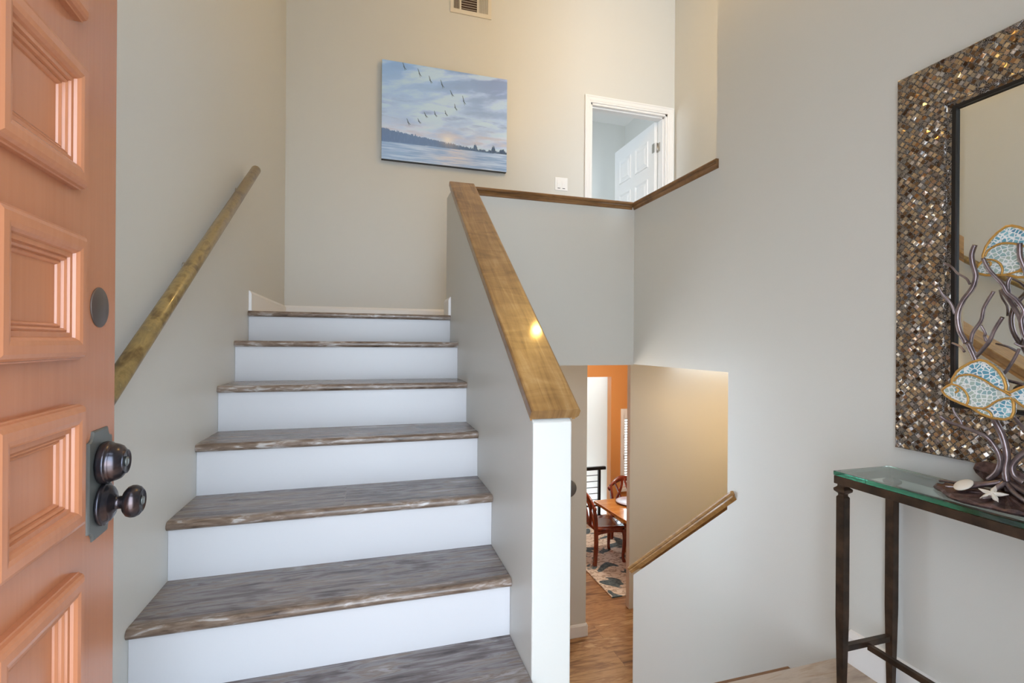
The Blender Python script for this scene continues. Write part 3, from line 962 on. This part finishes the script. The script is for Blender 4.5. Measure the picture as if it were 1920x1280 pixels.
tb = thing('console_table', 'narrow bronze iron console table with a green-edged glass top under the mirror', 'console table', (1.585, 0.72, 0))
TY0, TY1 = 0.235, 1.207
for lx in (1.480, 1.697):
    for ly in (TY0, TY1):
        lg = MB()
        def sqr(h, z, cx=lx, cyy=ly):
            return [(cx - h, cyy - h, z), (cx + h, cyy - h, z), (cx + h, cyy + h, z), (cx - h, cyy + h, z)]
        lg.rings([sqr(0.0085, 0.0), sqr(0.0092, 0.02), sqr(0.0115, 0.16), sqr(0.0135, 0.30), sqr(0.0135, 0.685), sqr(0.0100, 0.690), sqr(0.0100, 0.696),
                  sqr(0.0185, 0.704), sqr(0.0195, 0.712), sqr(0.0150, 0.716), sqr(0.0115, 0.720), sqr(0.0115, 0.727)], smooth=False)
        lg.build('leg', M['iron'], tb, bevel=0.0012)
fr = MB()
for ly in (TY0 - 0.016, TY1 - 0.014 + 0.0):
    pass
fr.box(1.462, 1.492, TY0 - 0.019, TY1 + 0.019, 0.727, 0.753).box(1.678, 1.708, TY0 - 0.019, TY1 + 0.019, 0.727, 0.753)
fr.box(1.492, 1.678, TY0 - 0.019, TY0 + 0.011, 0.727, 0.753).box(1.492, 1.678, TY1 - 0.011, TY1 + 0.019, 0.727, 0.753)
fr.build('top_rail', M['iron'], tb, bevel=0.002)
MB().box(1.463, 1.709, TY0 - 0.021, TY1 + 0.021, 0.7535, 0.7675).build('glass_top', M['glass'], tb, bevel=0.0015)
for ly in (TY0, TY1):
    MB().box(1.491, 1.679, ly - 0.009, ly + 0.009, 0.184, 0.203).build('side_stretcher', M['iron'], tb, bevel=0.001)
MB().box(1.577, 1.593, TY0 + 0.009, TY1 - 0.009, 0.176, 0.194).build('long_stretcher', M['iron'], tb, bevel=0.001)

# ------------------------------------------------------------------ coral sculpture on the table
CA, SA, FPX = math.cos(0.284), math.sin(0.284), 905.0


def pt(px, py, x):
    """a point of the sculpture, laid out from its drawn outline on the upright plane x"""
    uu, vv = px - 960, py - 643
    c, s_ = math.cos(-0.007), math.sin(-0.007)
    uu, vv = c * uu - s_ * vv, s_ * uu + c * vv
    r_, up_ = uu / FPX, -vv / FPX
    dx, dy = r_ * CA + SA, -r_ * SA + CA
    k = x / dx
    return Vector((x, dy * k, up_ * k + Z0))


A1 = lambda p: (p[0] / 5.335 + 1750, p[1] / 5.335 + 420)
A2 = lambda p: (p[0] / 4.0 + 1740, p[1] / 4.0 + 640)
TOPZ = 0.7675
sc = thing('coral_fish_sculpture', 'bronze coral branch sculpture with two mosaic fish standing on the glass table', 'sculpture', (1.60, 0.86, TOPZ))


def branch(pts, conv, x0, x1, r0, r1, extra=()):
    n_ = len(pts)
    P = [pt(*conv(p), x0 + (x1 - x0) * i / (n_ - 1)) for i, p in enumerate(pts)]
    P += [Vector(e) for e in extra]
    for p_ in P:
        p_.z = max(p_.z, TOPZ + 0.022)
    rr_ = [r0 + (r1 - r0) * i / (len(P) - 1) for i in range(len(P))]
    MB().tube(P, rr_, 12, sub=6).build('branch', M['coral'], sc)


B = 0.0072
branch([(610, 1125), (590, 1040), (580, 960), (592, 850), (560, 710), (490, 570), (430, 440), (400, 300), (380, 200), (345, 105), (300, 10)], A2, 1.600, 1.600, B * 1.15, B * 0.95)
branch([(330, 1190), (262, 1060), (245, 900), (300, 760), (390, 640), (425, 520), (395, 400), (385, 300), (417, 208)], A1, 1.600, 1.595, B * 0.95, B * 0.80)
branch([(365, 600), (330, 545), (240, 490), (180, 425), (105, 392)], A1, 1.597, 1.615, 0.0032, 0.0024)
branch([(215, 900), (180, 800), (100, 710), (48, 625)], A1, 1.600, 1.580, 0.0036, 0.0030)
branch([(310, 1275), (270, 1225), (190, 1188)], A1, 1.600, 1.620, 0.0034, 0.0026)
branch([(372, 1215), (395, 1090), (480, 960), (510, 830), (605, 672)], A1, 1.605, 1.590, 0.0046, 0.0042)
branch([(420, 1330), (480, 1270), (565, 1165), (612, 1060), (692, 932)], A1, 1.600, 1.580, 0.0050, 0.0046)
branch([(532, 1172), (512, 1120), (520, 1090), (475, 1012)], A1, 1.592, 1.575, 0.0036, 0.0030)
# left low branch
branch([(455, 1035), (520, 975), (542, 885), (500, 785), (420, 705), (260, 640), (150, 600), (88, 558)], A2, 1.600, 1.560, B * 0.95, 0.0040)
branch([(255, 628), (240, 590), (205, 545), (185, 495)], A2, 1.578, 1.570, 0.0034, 0.0026)
# right side branches, running on past the edge of the picture
branch([(720, 1060), (650, 1010), (632, 935), (680, 868), (740, 820), (800, 740), (860, 610), (850, 450), (800, 300), (745, 205)], A2, 1.605, 1.610, B, B * 0.8)
branch([(860, 610), (760, 690), (690, 620), (640, 560), (598, 470)], A2, 1.608, 1.630, 0.0048, 0.0040)
branch([(960, 1190), (905, 1100), (878, 960), (905, 870), (830, 760), (745, 690), (690, 600), (560, 460), (497, 340)], A1, 1.612, 1.590, B * 0.8, 0.0046)
branch([(890, 1010), (850, 905), (770, 770), (682, 655)], A1, 1.612, 1.632, 0.0058, 0.0046)
branch([(758, 700), (748, 580), (810, 480), (838, 378)], A1, 1.604, 1.612, 0.0046, 0.0038)
branch([(1010, 1250), (1000, 1000), (1010, 700), (950, 520), (905, 420), (868, 320), (865, 190)], A1, 1.600, 1.585, B * 0.9, B * 0.75)
branch([(1000, 1180), (905, 1222), (855, 1212), (810, 1188)], A1, 1.610, 1.600, 0.0030, 0.0024)
branch([(800, 420), (720, 330), (560, 275), (600, 205), (650, 125), (684, 55)], A2, 1.612, 1.600, 0.0044, 0.0036)
# roots over the base plate
rnd = random.Random(8)
for k in range(9):
    a = k * 2 * math.pi / 9 + 0.3
    P = [Vector((1.600 + math.cos(a) * d * 0.085, 0.850 + math.sin(a) * d * 0.16, TOPZ + 0.040 * (1 - d) ** 2 + 0.018 + 0.004 * rnd.random())) for d in (0.05, 0.3, 0.55, 0.8, 0.95)]
    for i in range(1, 4):
        P[i] += Vector((rnd.uniform(-0.008, 0.008), rnd.uniform(-0.012, 0.012), 0.0))
    MB().tube(P, [0.0080, 0.0065, 0.0048, 0.0036, 0.0026], 8, sub=4).build('root', M['coral'], sc)
# base plate: irregular hammered disc
bp = MB()
rings = []
NB = 72
rad = [1 + 0.05 * math.sin(5 * a) + 0.07 * noise.noise(Vector((math.cos(a) * 2, math.sin(a) * 2, 0))) + 0.02 * rnd.uniform(-1, 1) for a in [k * 2 * math.pi / NB for k in range(NB)]]
for sc_, z in ((1.0, 0.0005), (1.02, 0.006), (0.97, 0.012), (0.7, 0.014), (0.35, 0.020), (0.08, 0.026)):
    rings.append([(1.592 + math.cos(2 * math.pi * k / NB) * 0.098 * rad[k] * sc_, 0.850 + math.sin(2 * math.pi * k / NB) * 0.148 * rad[k] * sc_,
                   TOPZ + z + (0.003 * math.sin(k * 1.7) if 0.3 < sc_ < 1 else 0)) for k in range(NB)])
bp.rings(rings, smooth=False)
bp.build('base_plate', M['plate_iron'], sc)
# curled dark leaf standing at the back
lfm = MB()
rings = []
for i in range(9):
    t = i / 8
    w_ = 0.030 * math.sin(math.pi * min(1, 0.12 + t * 0.88)) + 0.004
    c_ = Vector((1.672, 0.965 - 0.16 * t, TOPZ + 0.060 - 0.032 * t))
    jag = 0.004 * (i % 2)
    rings.append([c_ + Vector((0.012 * abs(s_) + o_, 0, s_ * (w_ + jag))) for s_, o_ in ((-1, 0), (0, 0), (1, 0), (1, 0.003), (0, 0.003), (-1, 0.003))])
lfm.rings(rings, smooth=False)
lfo_ = lfm.build('leaf', M['plate_iron'], sc)
# sand dollar and starfish
sd = MB().lathe([(0, 0), (0.022, 0.0), (0.0235, 0.002), (0.022, 0.004), (0.012, 0.006), (0, 0.007)], (1.555, 0.918, TOPZ + 0.032), (-0.55, 0.25, 0.8), 32)
so = sd.build('sand_dollar', M['shell'], sc)
so['label'] = 'white sand dollar'
sf = MB()
rg = []
c0 = Vector((1.548, 0.852, TOPZ + 0.030))
ax_u, ax_v = Vector((0.25, -0.97, 0)).normalized(), Vector((0.80, 0.2, 0.57)).normalized()
nz = ax_u.cross(ax_v)
for sc_, h in ((0.98, -0.003), (1.0, 0.0), (0.55, 0.004), (0.05, 0.006)):
    rg.append([c0 + (ax_u * math.cos(2 * math.pi * k / 20 + 0.3) + ax_v * math.sin(2 * math.pi * k / 20 + 0.3)) * sc_ * (0.031, 0.0180, 0.0100, 0.0180)[k % 4] + nz * h for k in range(20)])
sf.rings(rg, smooth=False)
so = sf.build('starfish', M['shell'], sc)
so['label'] = 'white starfish'

FISH = [(122, 365), (158, 335), (200, 312), (205, 275), (240, 220), (280, 185), (340, 150), (400, 130), (440, 138), (480, 165), (515, 200), (545, 250), (560, 300), (556, 332),
        (585, 340), (640, 305), (675, 292), (697, 300), (690, 330), (680, 352), (690, 385), (708, 420), (704, 442), (660, 430), (605, 385), (592, 380),
        (604, 420), (604, 470), (590, 508), (555, 526), (480, 526), (410, 506), (345, 468), (280, 450), (200, 425), (150, 398)]
TAIL0, TAIL1 = 13, 25
BANDS = [[(200, 315), (250, 322), (290, 345), (318, 380), (326, 420), (312, 458)],
         [(222, 290), (250, 255), (300, 240), (360, 240), (430, 268), (490, 308), (540, 332), (562, 345), (590, 362)],
         [(596, 378), (545, 388), (500, 412), (462, 446), (420, 466), (350, 466)],
         [(415, 468), (452, 478), (474, 496), (482, 522)],
         [(232, 372), (250, 362), (252, 346), (238, 336)]]
FINS = [[(240, 262), (252, 236), (290, 200), (345, 166), (400, 148), (438, 156), (470, 180), (502, 214), (530, 258), (543, 300), (540, 322), (490, 296), (430, 256), (362, 228), (300, 228)],
        [(590, 392), (592, 430), (588, 470), (578, 498), (552, 512), (494, 512), (482, 486), (462, 468), (500, 428), (545, 402)],
        [(604, 360), (645, 320), (675, 308), (668, 350), (684, 405), (655, 414), (615, 382)]]


def fish(base, ang, x, label):
    """base: where the nose sits; ang: turn of the drawn outline in its own plane"""
    nose_ = pt(*base, x)
    kx = (pt(base[0] + 10, base[1], x) - nose_).length / 40.0
    kz = (pt(base[0], base[1] + 10, x) - nose_).length / 40.0
    ca, sa = math.cos(ang), math.sin(ang)

    def W(p, h):
        a, b = p[0] - 122, p[1] - 365
        a, b = a * ca - b * sa, a * sa + b * ca
        bulge = 0.010 * max(0.0, 1 - ((p[0] - 360) / 300) ** 2)
        return Vector((x - h - bulge * (1 if h > 0 else 0), nose_.y - a * kx, nose_.z - b * kz))
    m = MB()
    cx_, cy_ = 370, 340
    ring = lambda k, h: [W((cx_ + (p[0] - cx_) * k, cy_ + (p[1] - cy_) * k), h) for p in FISH]
    m.rings([ring(0.985, -0.005), ring(1.0, -0.002), ring(1.0, 0.003), ring(0.985, 0.006)], smooth=False)
    f = m.build('fish', M['fish_body'], sc)
    f['label'] = label
    for fin in FINS:
        MB().rings([[W(p, 0.0055) for p in fin], [W(p, 0.0072) for p in fin]], smooth=False).build('fin', M['fish_fin'], f)
    g = MB()
    g.tube([W(p, 0.0050) for p in FISH + FISH[:1]], 0.0036, 6)
    for b in BANDS:
        g.tube([W(p, 0.0072) for p in b], 0.0026, 6, sub=3)
    g.build('gold_trim', M['gold'], f)


fish((1770.5, 731.2), 0.0, 1.566, 'lower mosaic fish with its nose to the left')
fish((1832.5, 507.5), R(-11), 1.618, 'upper mosaic fish')

# ------------------------------------------------------------------ lower level
pq = MB().lathe([(0.077, 0.0), (0.077, 0.012), (0.070, 0.018), (0.0, 0.020)], (1.646, 3.88, Z0 - 1.257), (0, -1, 0), 40).build('round_plaque', M['grey_disc'], origin=(1.646, 3.88, Z0 - 1.257))
tag(pq, 'round grey disc on the lower hall wall, half hidden behind the stair half wall', 'wall disc')

rug = MB().box(2.34, 4.9, 4.372, 6.10, ZL + 0.0005, ZL + 0.012).build('area_rug', M['rug'], origin=(3.6, 5.2, ZL), bevel=0.003)
tag(rug, 'cream and slate blue patterned rug under the dining table', 'rug')
RZ = ZL + 0.012

dt = thing('dining_table', 'honey brown wooden dining table seen through the lower opening', 'dining table', (3.35, 4.98, RZ))
TT = Z0 - 1.898
dtop = MB()
dtop.prism([(2.600, 5.335), (2.640, 4.60), (4.35, 4.60), (4.35, 5.335)], 'Z', TT - 0.035, TT)
dtop.build('tabletop', M['table_wood'], dt, bevel=0.006)
for bx_ in (3.02, 3.95):
    pd = MB()
    pd.tube([(bx_, 4.97, TT - 0.035), (bx_, 4.97, TT - 0.20), (bx_, 4.97, RZ + 0.16)], [0.075, 0.055, 0.075], 16)
    for s_ in (-1, 1):
        pd.tube([(bx_, 4.97, RZ + 0.15), (bx_ - 0.02, 4.97 + s_ * 0.16, RZ + 0.13), (bx_ - 0.02, 4.97 + s_ * 0.27, RZ + 0.045), (bx_, 4.97 + s_ * 0.32, RZ + 0.036)], [0.05, 0.045, 0.036, 0.034], 10, sub=4)
    pd.build('pedestal', M['table_wood'], dt)
MB().box(3.05, 3.92, 4.945, 4.995, RZ + 0.10, RZ + 0.16).build('stretcher', M['table_wood'], dt)
ty = MB().lathe([(0, 0), (0.12, 0.0005), (0.165, 0.012), (0.172, 0.020), (0.166, 0.020), (0.12, 0.010), (0, 0.009)], (2.985, 5.14, TT + 0.0005), (0, 0, 1), 48).build('round_tray', M['tray'], origin=(2.985, 5.14, TT))
tag(ty, 'round dark wooden tray lying on the dining table', 'tray')


def make_chair(label):
    t = thing('dining_chair', label, 'dining chair', (0, 0, 0), 'cherry chairs at the dining table', world=False)
    Wd, H = 0.20, 0.80
    seat = MB()
    out = [(-0.19, -0.175), (0.10, -0.215), (0.185, -0.19), (0.205, -0.10), (0.205, 0.10), (0.185, 0.19), (0.10, 0.215), (-0.19, 0.175)]
    seat.rings([[(x * 0.96, y * 0.96, 0.385) for x, y in out], [(x, y, 0.395) for x, y in out], [(x, y, 0.412) for x, y in out], [(x * 0.95, y * 0.95, 0.420) for x, y in out], [(x * 0.5, y * 0.5, 0.410) for x, y in out]], smooth=True)
    seat.build('seat', M['cherry'], t)
    ap = MB()
    ap.prism([(-0.17, 0.385), (0.18, 0.385), (0.18, 0.335), (0.12, 0.350), (0.0, 0.358), (-0.12, 0.350), (-0.17, 0.335)], 'Y', -0.185, -0.165)
    ap.prism([(-0.17, 0.385), (0.18, 0.385), (0.18, 0.335), (0.12, 0.350), (0.0, 0.358), (-0.12, 0.350), (-0.17, 0.335)], 'Y', 0.165, 0.185)
    ap.prism([(-0.18, 0.385), (0.18, 0.385), (0.18, 0.335), (0.1, 0.352), (-0.1, 0.352), (-0.18, 0.335)], 'X', 0.165, 0.185)
    ap.build('apron', M['cherry'], t)
    for s_ in (-1, 1):
        fl_ = MB().tube([(0.172, s_ * 0.178, 0.385), (0.186, s_ * 0.192, 0.30), (0.178, s_ * 0.186, 0.18), (0.168, s_ * 0.179, 0.06), (0.178, s_ * 0.187, 0.012), (0.178, s_ * 0.187, 0.0)], [0.030, 0.030, 0.022, 0.017, 0.020, 0.020], 10, sub=4)
        fl_.v = [(p[0], p[1], max(p[2], 0.0)) for p in fl_.v]
        fl_.build('leg', M['cherry'], t)
        bl_ = MB().tube([(-0.178, s_ * 0.178, 0.40), (-0.178, s_ * 0.182, 0.22), (-0.195, s_ * 0.186, 0.012), (-0.195, s_ * 0.186, 0.0)], 0.022, 4, sub=4, sq=(0.85, 0.85))
        bl_.v = [(p[0], p[1], max(p[2], 0.0)) for p in bl_.v]
        bl_.build('leg', M['cherry'], t)
        MB().tube([(-0.178, s_ * 0.178, 0.39), (-0.185, s_ * 0.185, 0.52), (-0.212, s_ * 0.190, 0.66), (-0.222, s_ * 0.188, 0.70)], 0.019, 4, sub=4, sq=(0.8, 0.9)).build('stile', M['cherry'], t)
        MB().tube([(-0.185, s_ * 0.03, 0.42), (-0.188, s_ * 0.055, 0.52), (-0.205, s_ * 0.085, 0.62), (-0.228, s_ * 0.135, 0.735)], 0.014, 4, sub=4, sq=(0.7, 1.1)).build('splat', M['cherry'], t)
        MB().tube([(-0.186, s_ * 0.165, 0.42), (-0.192, s_ * 0.105, 0.54), (-0.208, s_ * 0.040, 0.66), (-0.232, s_ * 0.012, 0.765)], 0.013, 4, sub=4, sq=(0.7, 1.1)).build('splat', M['cherry'], t)
    tr_ = MB()
    rg = []
    for k in range(15):
        y = -0.215 + 0.43 * k / 14
        a = abs(y) / 0.215
        zt = 0.80 - 0.13 * a ** 2.2
        zb = 0.735 - 0.085 * a ** 1.8 - (0.03 if a > 0.92 else 0)
        xx = -0.232 - 0.030 * (1 - a * a) + 0.022
        rg.append([(xx - 0.014, y, zb), (xx + 0.014, y, zb), (xx + 0.016, y, (zt + zb) / 2), (xx + 0.010, y, zt), (xx - 0.010, y, zt), (xx - 0.016, y, (zt + zb) / 2)])
    tr_.rings(rg, smooth=True)
    for s_ in (-1, 1):
        tr_.lathe([(0, -0.017), (0.026, -0.015), (0.030, 0), (0.026, 0.015), (0, 0.017)], (-0.212, s_ * 0.205, 0.655), (1, 0, 0), 18)
    tr_.build('top_rail', M['cherry'], t)
    return t


def dup(root, loc, rotz, label):
    r_ = root.copy()
    C.objects.link(r_)
    r_.location, r_.rotation_euler = loc, (0, 0, rotz)
    r_['label'] = label
    for ch in list(root.children):
        c = ch.copy()
        C.objects.link(c)
        c.parent = r_
    return r_


ch1 = make_chair('red cherry dining chair tucked at the table side, nearest the doorway')
ch1.location = (2.673, 5.225, RZ + 0.0025)
dup(ch1, (3.215, 5.49, RZ + 0.0025), R(-90), 'red cherry dining chair behind the far edge of the table')

rl = thing('stair_railing', 'black metal stair railing with horizontal bars in front of the pale wall', 'railing', (2.9, 6.51, ZL))
zr = Z0 - 1.822
MB().box(2.32, 3.362, 6.485, 6.535, zr - 0.045, zr).build('top_rail', M['black'], rl, bevel=0.004)
for px_ in (3.262, 2.40):
    MB().box(px_ - 0.018, px_ + 0.018, 6.492, 6.528, ZL, zr - 0.045).box(px_ - 0.05, px_ + 0.05, 6.462, 6.555, ZL, ZL + 0.014).build('post', M['black'], rl)
for k in range(6):
    z = zr - 0.125 - k * 0.090
    MB().tube([(2.40, 6.51, z), (3.262, 6.51, z)], 0.0055 if k < 5 else 0.014, 8).build('bar', M['black'], rl)

wd = bpy.data.objects.new('window_1', None)
C.objects.link(wd)
wd['kind'] = 'structure'
wf = MB()
wx0, wx1, wz0, wz1 = 3.575, 4.615, -1.01, 0.212
wf.box(wx0, wx0 + 0.045, 6.43, 6.45, wz0, wz1).box(wx1 - 0.065, wx1, 6.43, 6.45, wz0, wz1).box(wx0 + 0.045, wx1 - 0.065, 6.43, 6.45, wz1 - 0.065, wz1).box(wx0 - 0.02, wx1 + 0.02, 6.40, 6.45, wz0, wz0 + 0.05)
wf.build('window_frame', M['white'], wd, bevel=0.003)
for a, b in ((3.622, 4.093), (4.097, 4.548)):
    sh = MB().box(a, a + 0.022, 6.44, 6.47, -0.95, 0.145).box(b - 0.045, b, 6.44, 6.47, -0.95, 0.145).box(a + 0.022, b - 0.045, 6.44, 6.47, -0.95, -0.87).box(a + 0.022, b - 0.045, 6.44, 6.47, 0.07, 0.145)
    sho = sh.build('shutter', M['white'], wd)
    sl = MB()
    for k in range(24):
        z = -0.86 + k * 0.0395
        sl.prism([(6.443, z + 0.004), (6.446, z), (6.482, z + 0.012), (6.479, z + 0.016)], 'X', a + 0.022, b - 0.045)
    sl.build('slats', M['white'], sho)
    hgm = MB()
    for z in (0.09, -0.21, -0.51):
        hgm.box(a - 0.006, a + 0.006, 6.434, 6.442, z - 0.03, z + 0.03)
    hgm.build('hinges', M['steel'], sho)
MB().box(3.62, 4.55, 6.535, 6.545, -0.95, 0.15).build('pane', M['glass'], wd)
for o in list(bpy.data.objects):
    if '_o' in o:
        del o['_o']
